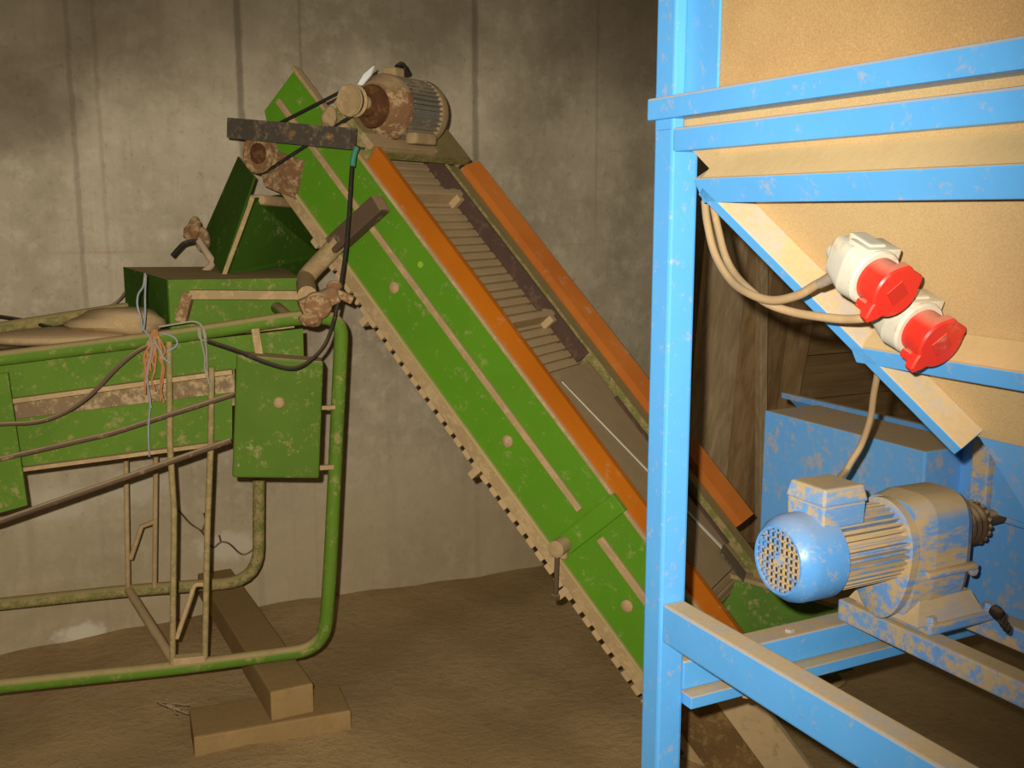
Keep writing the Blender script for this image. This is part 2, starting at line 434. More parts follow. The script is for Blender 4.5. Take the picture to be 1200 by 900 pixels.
M_wood = plank_mat('sawn_timber', srgb(152, 124, 82), srgb(138, 110, 72), (WN.x, WN.y, 0))
M_soilwood = dusty('soil_covered_timber', srgb(150, 122, 80), dust=srgb(142, 114, 72), side=.6, up=1.0, rough=.95, spec=.1, scale=12, base2=srgb(134, 106, 66), bump=.4)
M_wood2 = plank_mat('dirty_timber_block', srgb(144, 116, 76), srgb(130, 104, 66), (WD.x, WD.y, 0))
M_orange_twine = dusty('orange_twine_fibre', srgb(174, 112, 62), side=.3, up=.2, rough=.9, scale=30)
M_blue_twine = dusty('pale_blue_twine_fibre', srgb(136, 144, 146), side=.2, up=.2, rough=.9, scale=30)
M_grey_wire = dusty('grey_wire_strand', srgb(150, 142, 128), side=.3, up=.2, rough=.6, scale=30)
M_tape = dusty('green_tape', srgb(52, 132, 104), side=.1, up=.3, rough=.5)
M_whitep = dusty('white_plastic_tab', srgb(232, 230, 224), side=.02, up=.1, rough=.4, bump=0)
M_yel = dusty('yellow_green_sticker', srgb(150, 186, 40), side=.02, up=.1, rough=.5, bump=0)
M_dark = dusty('dark_cavity_metal', srgb(58, 52, 44), dust=srgb(150, 126, 92), side=.3, up=.3, rough=.8)
M_strip = dusty('bare_metal_strip', srgb(226, 220, 206), side=.1, up=.1, rough=.35, bump=0)

# ================================================================== CONVEYOR
p1 = at(429, 193, 2.95); p2 = at(758, 633, 2.526)
L = (p2-p1).normalized(); Wd = V((-L.y, L.x, 0)).normalized()
N = L.cross(Wd)
if N.z < 0: N = -N
WID = .50
def C(l, n, w=0.0): return p1+L*l+N*n+Wd*w
def cl(px, py, w=0.0):
    q = hit(px, py, p1+Wd*w, Wd)-p1; return q.dot(L), q.dot(N)
def cbox(b, l0, l1, n0, n1, w0, w1, bev=0.0):
    return b.box(C((l0+l1)/2, (n0+n1)/2, (w0+w1)/2), (L, N, Wd), (l1-l0, n1-n0, w1-w0), bev)
foot = C(1.95, -.2, .25)
conv = thing('inclined_conveyor', 'long inclined green conveyor with orange side boards and a slatted belt', 'conveyor', (foot.x, foot.y, 0))
LT, LB = -.37, 1.95
JOINT = 1.17
# --- front side: two green bands, dusty ledges
b = MB()
b.prism([C(LT, -.165), C(LT, 0.0), C(JOINT, 0.0), C(JOINT, -.240), C(-.235, -.240)], Wd*.012)
panel = b.build('side_panel', M_green, conv)
b = MB(); b.prism([C(JOINT, 0.0), C(1.58, 0.0), C(1.62, -.05), C(LB, -.05), C(LB+.02, -.10), C(LB-.06, -.240), C(JOINT, -.240)], Wd*.014)
b.build('lower_side_panel', M_green, conv)
b = MB(); cbox(b, LT+.02, 1.13, -.112, -.094, -.012, 0, .003); cbox(b, 1.22, LB, -.116, -.094, -.012, 0, .003)
b.build('middle_ledge', M_dust, conv)
b = MB(); cbox(b, LT-.005, LB-.3, 0.0, .010, -.016, .012, .002)
b.build('upper_ledge', M_dust, conv)
b = MB(); cbox(b, -.20, LB, -.285, -.240, -.004, .014, .002)
b.build('lower_flange', M_dust, conv)
b = MB(); cbox(b, -.22, LB, -.247, -.239, -.012, .0, .002)
b.build('lower_edge_strip', dusty('yellow_dust_edge', srgb(176, 160, 96), side=.3, up=.4, rough=.8), conv)
# joint bracket across the panel
b = MB(); cbox(b, 1.15, 1.205, -.20, .012, -.022, 0, .003)
b.build('joint_plate', M_green, conv)
# pin with clamp bolt
pl, pn = cl(665, 635)
b = MB(); b.lathe(C(pl, pn, -.075), Wd, [(0, 0), (0, .016), (.004, .023), (.05, .023), (.052, .019), (.078, .019)], 18)
b.cyl(C(pl+.005, pn-.0, -.03)-Z*.0, C(pl+.005, pn, -.03)-Z*.03, .012)
adj = b.build('pin_socket', M_dust, conv, 40)
b = MB(); q = C(pl, pn, -.06); e = hit(651, 702, q, Wd)
b.tube([q, q+(e-q)*.5, e], .0065, 8); b.lathe(e, (e-q), [(-.012, 0), (-.012, .012), (0, .012), (0, 0)], 6)
b.build('clamp_bolt', M_ironD, adj, 40)
# tan bolt caps and sticker
for px, py in ((462, 337), (595, 517), (735, 710)):
    l, n = cl(px, py); b = MB(); b.lathe(C(l, n), -Wd, [(-.002, .017), (.004, .017), (.009, .011), (.010, 0)], 16)
    b.build('bolt_cap', M_dust, conv, 40)
l, n = cl(493, 310); b = MB(); b.lathe(C(l, n), -Wd, [(-.001, .009), (.002, .009), (.002, 0)], 14); b.build('sticker', M_yel, conv)
# --- orange boards
b = MB(); b.prism([C(.0, .010, -.004), C(.0, .070, -.018), C(1.66, .062, -.018), C(1.66, .010, -.004)], Wd*.018)
b.build('front_board', M_orange, conv)
# rear orange board: flat sheet folded outward
a0, a1 = .0, 1.42
b = MB()
b.hexa([C(a0, -.005, WID+.004), C(a0, .026, WID+.000), C(a0, .050, WID+.055), C(a0, .040, WID+.058), C(a0, .020, WID+.008), C(a0, -.005, WID+.012)],
       [C(a1, -.005, WID+.004), C(a1, .026, WID+.000), C(a1, .050, WID+.055), C(a1, .040, WID+.058), C(a1, .020, WID+.008), C(a1, -.005, WID+.012)])
b.build('rear_board', M_orangeW, conv)
# rear side panel and its dusty top rail
b = MB(); b.prism([C(LT, -.165, WID-.012), C(LT, -.02, WID-.012), C(LB, -.02, WID-.012), C(LB, -.24, WID-.012), C(-.235, -.24, WID-.012)], Wd*.012)
b.build('rear_side_panel', M_greenMoss, conv)
b = MB(); cbox(b, -.02, 1.62, -.020, .002, WID-.068, WID-.0, .003); cbox(b, -.02, 1.62, .002, .008, WID-.068, WID-.062)
b.build('rear_top_rail', M_greenMoss, conv)
# rubber skirt inside the rear side
b = MB(); cbox(b, -.12, .745, -.085, .000, WID-.078, WID-.070)
b.build('rear_skirt', M_rubber, conv)
b = MB(); cbox(b, .9, 1.44, -.055, -.012, WID-.078, WID-.070)
b.build('rear_skirt', M_rubber, conv)
# --- slatted belt, upper and lower run around the two end drums
def belt_path(l):
    pass
R_ = .10; NC = -.162           # drum radius and centre line
b = MB()
UP = NC+R_; LO = NC-R_-.018
LH, LF = -.24, 1.46             # drum centres
step = .0305
def slat(bm_, c, t, nn, hh=.013, ww=.024):
    e_ = random.uniform(-.007, .007)
    bm_.box(c + nn*hh/2 + Wd*e_/2, (t, nn, Wd), (ww, hh*random.uniform(.8, 1.25), WID-.09+e_), .004)
k = LH
while k < LF:
    slat(b, C(k, UP, WID/2-.005), L, N); k += step
k = LH
while k < LF:
    slat(b, C(k, LO+.018, WID/2-.005), L, -N); k += step
for sgn, cc in ((-1, LH), (1, LF)):
    for i in range(1, 11):
        a = math.pi*i/11; d = N*math.cos(a)+L*sgn*math.sin(a)
        slat(b, C(cc, NC, WID/2-.005)+d*R_, d.cross(Wd), d)
cbox(b, LH, LF, UP-.008, UP+.001, .04, WID-.05); cbox(b, LH, LF, NC-R_-.001, NC-R_+.008, .04, WID-.05)
b.build('slatted_belt', M_slat, conv)
# return run edge lugs seen below the flange: the belt is wider than the flange shows
for i, lpos in enumerate((.315, .865, 1.275)):
    b = MB(); cbox(b, lpos-.011, lpos+.011, NC-R_-.066, NC-R_-.014, -.004, WID-.05, .003)
    b.box(C(lpos-.012, NC-R_-.035, .045), (L, N, Wd), (.02, .03, .03), .003)
    b.build('flight', M_slat, conv)
for lpos in (.085, .575):
    b = MB(); cbox(b, lpos-.010, lpos+.012, UP+.012, UP+.055, .045, WID-.065, .004)
    b.box(C(lpos+.008, UP+.03, WID-.10), (L, N, Wd), (.05, .045, .03), .006)
    b.build('flight', M_slat, conv)
# chain blocks hanging from the lower flange edge (serrated underside)
b = MB(); k = .02
while k < 1.9:
    cbox(b, k, k+.030, -.302, -.275, -.003, .035, .003); k += .0432
b.build('belt_edge_lugs', M_slat, conv)
for sgn, cc in ((-1, LH), (1, LF)):
    b = MB(); b.cyl(C(cc, NC, .03), C(cc, NC, WID-.04), R_-.010, 24); b.build('end_drum', M_dark, conv, 40)
# grey cover sheet over the lower half of the belt
b = MB(); cbox(b, .765, 1.50, UP+.036, UP+.040, .02, WID-.055); cbox(b, .765, .769, UP+.016, UP+.038, .03, WID-.06)
b.build('cover_sheet', M_sheet, conv)
b = MB(); s0 = C(.80, UP+.042, .20); s1 = C(1.46, UP+.0425, .385)
dv = (s1-s0).normalized(); sd_ = dv.cross(N).normalized()
b.prism([s0-sd_*.001, s1-sd_*.007, s1+sd_*.007, s0+sd_*.001], N*.002); b.build('metal_strip', M_strip, conv)
b = MB(); b.bar(C(1.44, UP+.05, .36), C(1.54, UP+.04, .385), .05, .006, N); b.build('steel_flap', M_steel, conv)
# --- intake trough at the foot
def cpt(px, py, w): return hit(px, py, p1+Wd*w, Wd)
b = MB(); b.prism([cpt(800, 655, WID-.06), cpt(985, 708, WID-.06), cpt(1000, 785, WID-.06), cpt(920, 806, WID-.06), cpt(800, 790, WID-.06)], Wd*.012)
tr = b.build('intake_side_plate', dusty('scuffed_green', srgb(80, 128, 18), side=.26, up=.5, rough=.6, scale=20), conv)
b = MB(); b.bar(cpt(800, 655, WID-.07), cpt(985, 708, WID-.07), .05, .012); b.build('intake_rim', M_dust, conv)
b = MB(); cbox(b, 1.55, LB, -.20, -.185, .01, WID-.05); b.build('intake_floor', M_dust, conv)
b = MB(); b.prism([C(1.60, -.105, -.025), C(1.62, -.004, -.025), C(LB+.03, -.004, -.025), C(LB+.05, -.105, -.025)], Wd*.018)
b.build('foot_plate', dusty('dusty_foot_green', srgb(130, 128, 66), side=1.0, up=.9, rough=.8, scale=7), conv)
b = MB(); b.prism([C(1.58, -.245, -.022), C(1.60, -.108, -.022), C(LB+.04, -.108, -.022), C(LB-.04, -.245, -.022)], Wd*.014)
b.build('mud_crust', dusty('brown_mud', srgb(112, 84, 48), dust=srgb(146, 116, 74), side=.4, up=.5, rough=.95, spec=.1, scale=16, base2=srgb(76, 56, 32), bump=.5), conv)
for w in (.03, WID-.06):
    b = MB(); q = C(1.86, -.24, w); b.bar(q, V((q.x, q.y, .005)), .05, .05, Wd); b.build('foot_leg', M_greenM, conv)
# --- head: top plate that carries the motor
b = MB(); cbox(b, -.20, .0, .045, .053, .0, WID, .001); cbox(b, -.006, .002, .028, .053, .0, WID)
b.build('motor_plate', M_greenMoss, conv)
for w in (.004, WID-.012):
    b = MB(); cbox(b, -.19, -.01, .0, .046, w, w+.008); b.build('plate_bracket', M_greenMoss, conv)
# --- drive: big pulley on the head shaft, mount bar
bl, bn = cl(305, 180, -.05)
b = MB(); ctr = C(bl, bn, -.062)
b.lathe(ctr, Wd, [(0, 0), (0, .02), (.004, .022), (.006, .048), (0, .052), (0, .058), (.006, .058), (.010, .052), (.018, .052), (.022, .058), (.026, .058), (.026, 0)], 32)
bp_ = b.build('large_pulley', M_rust, conv, 40)
b = MB(); b.lathe(ctr-Wd*.003, Wd, [(0, 0), (0, .024), (.004, .030), (.012, .030), (.012, 0)], 24); b.build('pulley_hub', M_rustD, bp_, 40)
b = MB(); b.cyl(C(bl, bn, -.03), C(bl, bn, .2), .018); b.build('head_shaft', M_rust, conv, 40)
b = MB(); b.prism([C(bl-.06, bn-.02, -.012), C(bl+.10, bn+.08, -.012), C(bl+.16, bn-.02, -.012), C(bl+.05, bn-.08, -.012)], Wd*.010)
b.build('bearing_plate', M_rust, conv)
q0 = hit(270, 150, C(0, 0, -.085), Wd); q1 = hit(414, 163, C(0, 0, -.085), Wd)
b = MB(); b.bar(q0, q1, .03, .058, Z, .002); b.box(q0+(q1-q0)*.5-Z*.022+Wd*.026, ((q1-q0).normalized(), Wd, Z), ((q1-q0).length, .05, .006))
mount = b.build('mount_bar', M_steel, conv)
for t in (.56, .86):
    b = MB(); q = q0+(q1-q0)*t-Wd*.015; b.lathe(q, -Wd, [(0, .010), (.008, .010), (.008, 0)], 6); b.build('bolt_head', M_rust, mount)
# motor pulley position, used for belt
ml_, mn_ = cl(412, 118, -.05)
def pulley_belt():
    b = MB(); c0 = C(bl, bn, -.049); c1 = C(ml_, mn_, -.049)
    r0, r1 = .055, .036
    d = (c1-c0); dist = d.length; d.normalize(); e = d.cross(Wd)
    if e.z < 0: e = -e
    al = math.acos((r0-r1)/dist); pts = []
    for i in range(17):
        a = al+(2*math.pi-2*al)*i/16; pts.append(c0+(d*math.cos(a)+e*math.sin(a))*r0)
    for i in range(13):
        a = -al+2*al*i/12; pts.append(c1+(d*math.cos(a)+e*math.sin(a))*r1)
    b.tube(pts, .0052, 8, closed=True); return b
pulley_belt().build('drive_belt', M_black, conv, 50)
# --- discharge chute
b = MB(); b.sheet([at(300, 208, 3.02), at(281, 184, 3.26), at(236, 286, 3.26), at(262, 322, 3.0)], .006); b.build('chute_side', M_greenD, conv)
b = MB(); b.sheet([at(296, 232, 3.02), at(262, 324, 3.0), at(352, 323, 3.36), at(376, 300, 3.40), at(350, 225, 3.40)], .006); b.build('chute_back', M_greenD, conv)
b = MB(); b.bar(at(296, 232, 3.01), at(262, 324, 2.99), .012, .012); b.build('chute_seam', M_dust, conv)
b = MB()
b.bar(at(297, 234, 3.06), at(352, 240, 3.36), .07, .03, Z, .01); b.build('dust_heap', M_dust, conv, 60)
b = MB(); b.lump(at(228, 268, 3.18), .026, (1, 1, 1.2), .5, 3, 5); b.lump(at(236, 280, 3.17), .022, (1, 1, 1.5), .4, 3, 6)
hk = b.build('hinge_lug', M_rust, conv, 60)
b = MB(); b.tube(smooth_path([at(202, 300, 3.1), at(209, 292, 3.1), at(217, 285, 3.1), at(231, 283, 3.12), at(240, 290, 3.12)], 5), .0075, 8); b.build('hook_handle', M_black, hk, 50)
b = MB(); b.tube(smooth_path([at(233, 282, 3.11), at(242, 296, 3.10), at(247, 306, 3.10), at(240, 318, 3.1)], 5), [.008, .009, .011, .013]*4, 8) if False else b.tube(smooth_path([at(233, 282, 3.11), at(242, 296, 3.10), at(249, 308, 3.10), at(240, 318, 3.1)], 4), .011, 8)
b.build('pale_strap', dusty('pinkish_strap', srgb(166, 142, 116), side=.4, up=.4, rough=.8), hk, 50)
# --- support arm from side panel to the machine post
q0 = hit(447, 238, C(0, 0, -.035), Wd); q1 = hit(392, 288, C(0, 0, -.035), Wd); q2 = hit(357, 326, C(0, 0, -.035), Wd)
b = MB(); b.bar(q0, q1, .05, .052, N, .004); arm = b.build('support_arm', M_ironD, conv)
b = MB(); e1 = at(360, 338, 2.72)
b.tube(bent([q1+(q0-q1).normalized()*.03, q2, e1-Z*.02], .05), .027, 14); b.build('arm_tube', M_dust, arm, 50)

# ================================================================== CONVEYOR MOTOR
mo = C(ml_, mn_, -.062)
ms = mo + Wd*.11
ms = ms - Z*.008
mot = thing('electric_motor', 'dusty grey ribbed electric motor with rusty front, bolted on top of the green conveyor head', 'motor', ms - Z*.12)
b = MB(); b.lathe(mo, Wd, [(0, 0), (0, .012), (.004, .034), (0, .042), (.004, .044), (.010, .036), (.02, .036), (.026, .044), (.030, .042), (.030, .02), (.16, .018)], 28)
b.build('small_pulley', M_dust, mot, 40)
b = MB(); b.lathe(ms, Wd, [(-.004, 0), (-.004, .062), (.004, .072), (.018, .080), (.036, .094), (.044, .097), (.062, .097), (.064, .088)], 36)
fs_ = b.build('front_end_shield', M_rust, mot, 40)
b = MB(); b.lathe(ms, Wd, [(-.034, 0), (-.034, .026), (-.022, .030), (-.014, .046), (-.016, .058), (-.005, .061), (-.003, .0)], 32); b.build('shield_boss', M_rustD, fs_, 40)
b = MB(); b.lathe(ms, Wd, [(.060, .0), (.060, .086), (.215, .086), (.215, 0)], 36)
ref = Wd.cross(Z).normalized()
for i in range(40):
    a = 2*math.pi*i/40; d = ref*math.cos(a)+Z*math.sin(a)
    b.box(ms+Wd*.138+d*.088, (Wd, d, Wd.cross(d)), (.155, .016, .005))
b.build('ribbed_housing', M_motor, mot)
b = MB(); b.lathe(ms, Wd, [(.215, 0), (.215, .097), (.240, .097), (.256, .090), (.260, 0)], 36); b.build('fan_cover', M_dust, mot, 40)
b = MB(); tb = ms+Wd*.10+Z*.092; b.box(tb+Z*.008-ref*.0, (Wd, ref, Z), (.05, .05, .035), .008); tbx = b.build('terminal_box', M_dust, mot)
b = MB(); b.tube(smooth_path([tb+Z*.03+Wd*.02, tb+Z*.04+Wd*.045, tb+Z*.02+Wd*.07], 5), .009, 8); b.build('cable_gland', M_black, tbx, 50)
for s in (-1, 1):
    b = MB(); fp = ms+Wd*.13-Z*.09+ref*s*.075; b.box(fp+Z*.006, (Wd, ref, Z), (.11, .04, .034), .010); b.build('motor_foot', M_dust, mot)
b = MB(); w0 = at(418, 98, 2.92); b.prism([at(419, 99, 2.92), at(426, 87, 2.92), at(438, 77, 2.93), at(434, 88, 2.93), at(424, 100, 2.92)], V((.003, .006, 0)))
b.build('white_tab', M_whitep, mot)
# tension rails below the motor
b = MB(); b.bar(C(-.16, .06, -.03), C(-.16, .06, .30), .05, .02, N, .003); b.bar(C(-.03, .06, -.03), C(-.03, .06, .30), .05, .02, N, .003)
b.lump(at(386, 140, 2.95), .02, (1, 1, 1.6), .3, 3, 9); b.lump(at(403, 160, 2.93), .024, (1, 1, 1.3), .3, 3, 19)
b.build('slide_rails', M_dust, mot)

# ================================================================== LEFT MACHINE
ml0 = at(0, 803, 2.55); mr0 = at(385, 762, 2.75)
MD = mr0-ml0; MD.z = 0; MD.normalize(); MN = V((-MD.y, MD.x, 0))
def mp(px, py, w=0.0): return hit(px, py, mr0+MN*w, MN)
base = (ml0+mr0)/2
mach = thing('grading_machine', 'green tubular steel machine with a switch box, standing on a timber beam', 'machine', (base.x, base.y+.2, .1))
b = MB(); b.tube(bent([mp(-260, 452), mp(0, 420), mp(200, 395), mp(350, 372), mp(401, 372), mp(387, 667), mp(380, 760), mp(205, 783), mp(0, 804), mp(-260, 834)], .085), .0195, 14)
b.build('front_tube_frame', M_greenM, mach, 50)
b = MB(); b.tube(bent([mp(-260, 424, .5), mp(0, 385, .5), mp(145, 362, .5), mp(306, 342, .5), mp(303, 600, .5), mp(303, 681, .5), mp(150, 692, .5), mp(0, 708, .5), mp(-260, 735, .5)], .12), .0195, 14)
b.build('rear_tube_frame', M_greenMoss, mach, 50)
for px in (-180,):
    b = MB(); b.tube([mp(px, 445), mp(px, 826)], .0195, 12); b.build('upright', M_greenM, mach, 50)
    for w in (0, .5):
        q = mp(px, 826, w); b = MB(); b.tube([q+Z*.1, V((q.x, q.y, 0.0))], .0195, 12); b.build('leg', M_greenM, mach, 50)
for px, py, py2 in ((340, 374, 350), (-20, 424, 388)):
    b = MB(); b.tube([mp(px, py), mp(px-40, py2-10, .5)], .017, 12); b.build('cross_tube', M_greenM, mach, 50)
def mslab(b, pts, w, t=.006): return b.prism([mp(x, y, w) for x, y in pts], MN*t)
b = MB(); mslab(b, [(-200, 448), (355, 385), (356, 420), (272, 433), (10, 468), (-200, 492)], .012); b.build('upper_side_panel', M_greenM, mach)
b = MB(); b.bar(mp(10, 470, .0), mp(272, 435, .0), .03, .012); b.build('upper_panel_lip', M_dust, mach)
b = MB(); mslab(b, [(-200, 520), (12, 492), (190, 470), (272, 460), (272, 515), (245, 521), (28, 546), (-200, 570)], .014); b.build('lower_side_panel', M_greenM, mach)
b = MB(); b.bar(mp(28, 549, .005), mp(270, 517, .005), .03, .010); b.build('lower_panel_lip', M_dust, mach)
b = MB(); mslab(b, [(-200, 470), (275, 430), (275, 475), (-200, 530)], .05); b.build('inner_panel', dusty('soiled_panel', srgb(118, 94, 64), side=.5, up=.8, rough=.9, scale=14), mach)
b = MB(); mslab(b, [(-200, 462), (3, 438), (9, 437), (32, 592), (0, 601), (-200, 622)], -.025, .012); b.build('end_plate', M_greenM, mach)
# bed with heaped soil
b = MB(); b.hexa([mp(-200, 440, .02), mp(345, 378, .02), mp(300, 362, .48), mp(-200, 425, .48)], [mp(-200, 446, .02), mp(345, 384, .02), mp(300, 368, .48), mp(-200, 431, .48)])
b.build('bed', M_dust, mach)
b = MB(); b.lump(mp(140, 378, .22), .11, (1.3, 1.2, .42), .25, 3, 21); b.lump(mp(60, 396, .2), .12, (1.6, 1.0, .2), .25, 3, 23)
b.build('soil_heap', M_dust, mach, 60)
# switch box
bx = [mp(277, 416, -.10), mp(379, 424, -.10), mp(374, 561, -.10), mp(272, 560, -.10)]
b = MB(); b.hexa(bx, [p+MN*.09 for p in bx]); sb = b.build('switch_box', M_greenB, mach)
mb = sb.modifiers.new('bevel', 'BEVEL'); mb.width = .006; mb.segments = 2
b = MB(); b.lathe(mp(327, 472, -.10), -MN, [(-.004, .016), (.006, .015), (.012, .009), (.013, 0)], 14); b.build('box_screw', M_dust, sb, 40)
b = MB(); b.bar(mp(374, 548, -.05), mp(390, 547, -.03), .012, .012); b.build('box_bracket', M_dust, sb)
b = MB(); b.bar(mp(372, 478, -.05), mp(392, 477, -.03), .010, .010); b.build('box_bracket', M_dust, sb)
b = MB(); b.bar(mp(299, 385, -.03), mp(304, 416, -.03), .02, .01, MN); b.build('hanger_strap', M_dust, sb)
# feed box on top
near = [at(197, 328, 2.80), at(352, 326, 2.92)]; far = [at(146, 313, 3.12), at(330, 312, 3.30)]
dz = V((0, 0, -.135))
b = MB(); b.hexa([near[0], near[1], far[1], far[0]], [p+dz for p in (near[0], near[1], far[1], far[0])])
fb = b.build('feed_box', M_greenM, mach)
b = MB(); b.sheet([far[0]+V((-.003, -.003, .001)), near[0]+V((-.003, -.003, .001)), near[0]+dz+V((-.003, -.003, 0)), far[0]+dz+V((-.003, -.003, 0))], .004); b.build('feed_box_end', M_greenD, fb)
t0, t1 = at(222, 345, 2.80), at(356, 346, 2.86)
b = MB(); b.bar(t0, t1, .03, .026, Z, .005); b.build('box_rail', M_dust, fb)
b = MB(); b.bar(at(221, 343, 2.80), at(212, 378, 2.79), .03, .028, V((0, 1, 0)), .004); b.build('box_stile', M_rust, fb)
b = MB(); q = at(372, 358, 2.70); b.lathe(q-MN*.03, MN, [(0, 0), (0, .030), (.006, .036), (.05, .036), (.056, .030), (.09, .028)], 20)
b.bar(at(352, 362, 2.69), at(395, 344, 2.72), .05, .046, Z, .008); b.bar(at(388, 340, 2.73), at(414, 352, 2.73), .03, .022, Z, .004)
b.lump(at(365, 374, 2.67), .022, (1.3, .9, .9), .3, 3, 32); b.lump(at(391, 338, 2.72), .016, (1.2, .9, 1), .4, 3, 34)
b.build('rusty_clamp', M_rust, mach, 50)
# control rods
b = MB(); b.tube([mp(198, 400, -.015), mp(199, 520, -.02), mp(204, 600, -.02), mp(202, 778, -.012)], .0085, 8); b.build('vertical_rod', M_greenR, mach, 50)
b = MB(); b.tube([mp(248, 430, -.015), mp(247, 520, -.02), mp(243, 620, -.02), mp(240, 772, -.012)], .0085, 8); b.build('vertical_rod', M_greenR, mach, 50)
b = MB(); b.tube([mp(0-200, 670, -.035), mp(0, 611, -.035), mp(271, 516, -.035)], .0085, 8); b.build('long_rod', M_ironD, mach, 50)
b = MB(); b.tube([mp(-200, 585, -.03), mp(0, 538, -.03), mp(130, 508, -.03), mp(274, 462, -.03)], .0070, 8); b.build('thin_rod', M_ironD, mach, 50)
b = MB(); b.tube(bent([mp(207, 748, -.012), mp(228, 685, -.012), mp(243, 685, -.012)], .01), .0065, 8); b.box(mp(222, 772, -.01), (MD, MN, Z), (.085, .03, .02), .002); b.build('foot_bracket', M_dust, mach)
for pts in ([(147, 500), (150, 690)], [(183, 500), (181, 690)], [(153, 655), (166, 617), (182, 611)]):
    b = MB(); b.tube([mp(x, y, .49) for x, y in pts], .008, 8); b.build('rear_rod', M_dust, mach, 50)
b = MB(); b.tube([mp(205, 778, .0), mp(150, 690, .5)], .014, 10); b.build('bottom_cross_tube', M_dust, mach, 50)

# ================================================================== cables and twine at the left
def cable(name, pts, r, mat, label, cat, n=8, seg=8):
    b = MB(); b.tube(smooth_path(pts, n), r, seg); o = b.build(name, mat, None, 50); return tag(o, label, cat)
pc = cable('power_cable', [at(420, 172, 2.84), at(415, 180, 2.83), at(412, 200, 2.82), at(409, 250, 2.8), at(405, 295, 2.77), at(400, 330, 2.74), at(394, 365, 2.70), at(382, 402, 2.66), at(362, 424, 2.60), at(342, 432, 2.56), at(312, 425, 2.56), at(280, 412, 2.58), at(244, 400, 2.6)], .0056, M_black,
           'black cable hanging from the conveyor motor and looping across the green switch box', 'cable')
b = MB(); b.tube(smooth_path([at(418, 173, 2.835), at(414.3, 184, 2.827), at(413, 195, 2.82)], 4), .0078, 10); b.build('tape_wrap', M_tape, pc, 50, 'green tape wrap')
cable('power_cable', [mp(-80, 500, -.05), mp(0, 497, -.05), mp(45, 494, -.05), mp(78, 482, -.05), mp(108, 461, -.05), mp(138, 430, -.05), mp(160, 412, -.045), mp(176, 404, -.03)], .0056, M_ironD,
      'thin brown cable curving up across the green side panel at the left edge', 'cable')
cable('power_cable', [at(-30, 367, 3.1), at(0, 371, 3.1), at(30, 376, 3.08), at(60, 384, 3.0)], .006, M_black, 'short black cable lying behind the top tube at the far left', 'cable')
cable('power_cable', [at(120, 362, 3.2), at(132, 357, 3.2), at(141, 350, 3.18), at(147, 342, 3.14)], .004, M_grey, 'thin grey wire end poking out beside the dark end of the feed box', 'cable')
b = MB(); rnd = random.Random(4)
for i in range(13):
    x = 170+rnd.uniform(0, 22); pts = []
    y1 = rnd.uniform(435, 478)
    for k in range(7):
        t = k/6; pts.append(mp(181+(x-181)*min(1, t*2.2)+rnd.uniform(-2.6, 2.6), 386+(y1-386)*t, -.034-.006*rnd.random()))
    b.tube(smooth_path(pts, 4), .0027, 6)
tag(b.build('baler_twine', M_orange_twine, None, 50), 'bunch of orange twine knotted round the green top tube', 'twine')
b = MB()
for pts in ([(170, 320), (168, 335), (162, 345), (161, 358), (165, 372), (167, 388)], [(171, 322), (170, 345), (170, 370), (168, 388)]):
    b.tube(smooth_path([at(x, y, 2.62) for x, y in pts], 4), .0026, 6)
for pts in ([(168, 386), (176, 396), (178, 410), (172, 440), (176, 470), (174, 500), (175, 535)], [(180, 398), (188, 412), (192, 420), (200, 426)], [(190, 390), (205, 396), (207, 405), (196, 412)]):
    b.tube(smooth_path([mp(x, y, -.045) for x, y in pts], 4), .0025, 6)
tag(b.build('blue_twine', M_blue_twine, None, 50), 'pale blue twine hanging down over the green panel beside the orange twine', 'twine')
b = MB()
for pts in ([(186, 383), (210, 379), (228, 377), (238, 384), (241, 398), (234, 396), (232, 384)], [(234, 384), (236, 400), (240, 418), (240, 432), (245, 448), (248, 456)], [(238, 386), (242, 410), (243, 440), (248, 457)]):
    b.tube(smooth_path([mp(x, y, -.034) for x, y in pts], 4), .0025, 6)
tag(b.build('tie_wire', M_grey_wire, None, 50), 'grey wire tied round the green tube left of the switch box', 'wire')

# ================================================================== timber supports
zb = .0
t = atz(228, 886, zb); u_ = atz(412, 853, zb)
hb = .052
bd = (u_-t).normalized(); bn_ = V((-bd.y, bd.x, 0))
ln_ = (u_-t).length
b = MB(); c = (t+u_)/2+bn_*.085+Z*(hb/2-.01); b.box(c, (bd, bn_, Z), (ln_, .17, hb+.02), .006)
tag(b.build('wooden_block', M_soilwood, None), 'flat dusty wooden block lying on the dirt floor below the beam end', 'block')
zb2 = hb+.001
e0 = atz(317, 843, zb2); e1 = atz(370, 838, zb2); ec = (e0+e1)/2
bw = (e1-e0).length
back = V((-.46, .89, 0)).normalized()
side = V((back.y, -back.x, 0))
BH = .085
b = MB(); c0 = ec+Z*BH/2; b.box(c0+back*.52, (back, side, Z), (1.04, bw*.98, BH), .006)
tag(b.build('timber_beam', M_soilwood, None), 'square timber beam under the bottom tube of the green machine, running back to the wall', 'beam')
b = MB()
for a in range(5):
    q = atz(196, 829, .015)
    b.tube([q, q+V((rnd.uniform(-.04, .04), rnd.uniform(-.03, .03), .012)), q+V((rnd.uniform(-.08, .08), rnd.uniform(-.06, .06), .004))], .003, 5)
tag(b.build('dry_twig', M_ironD, None), 'small dry twig lying on the dirt below the green machine', 'twig')

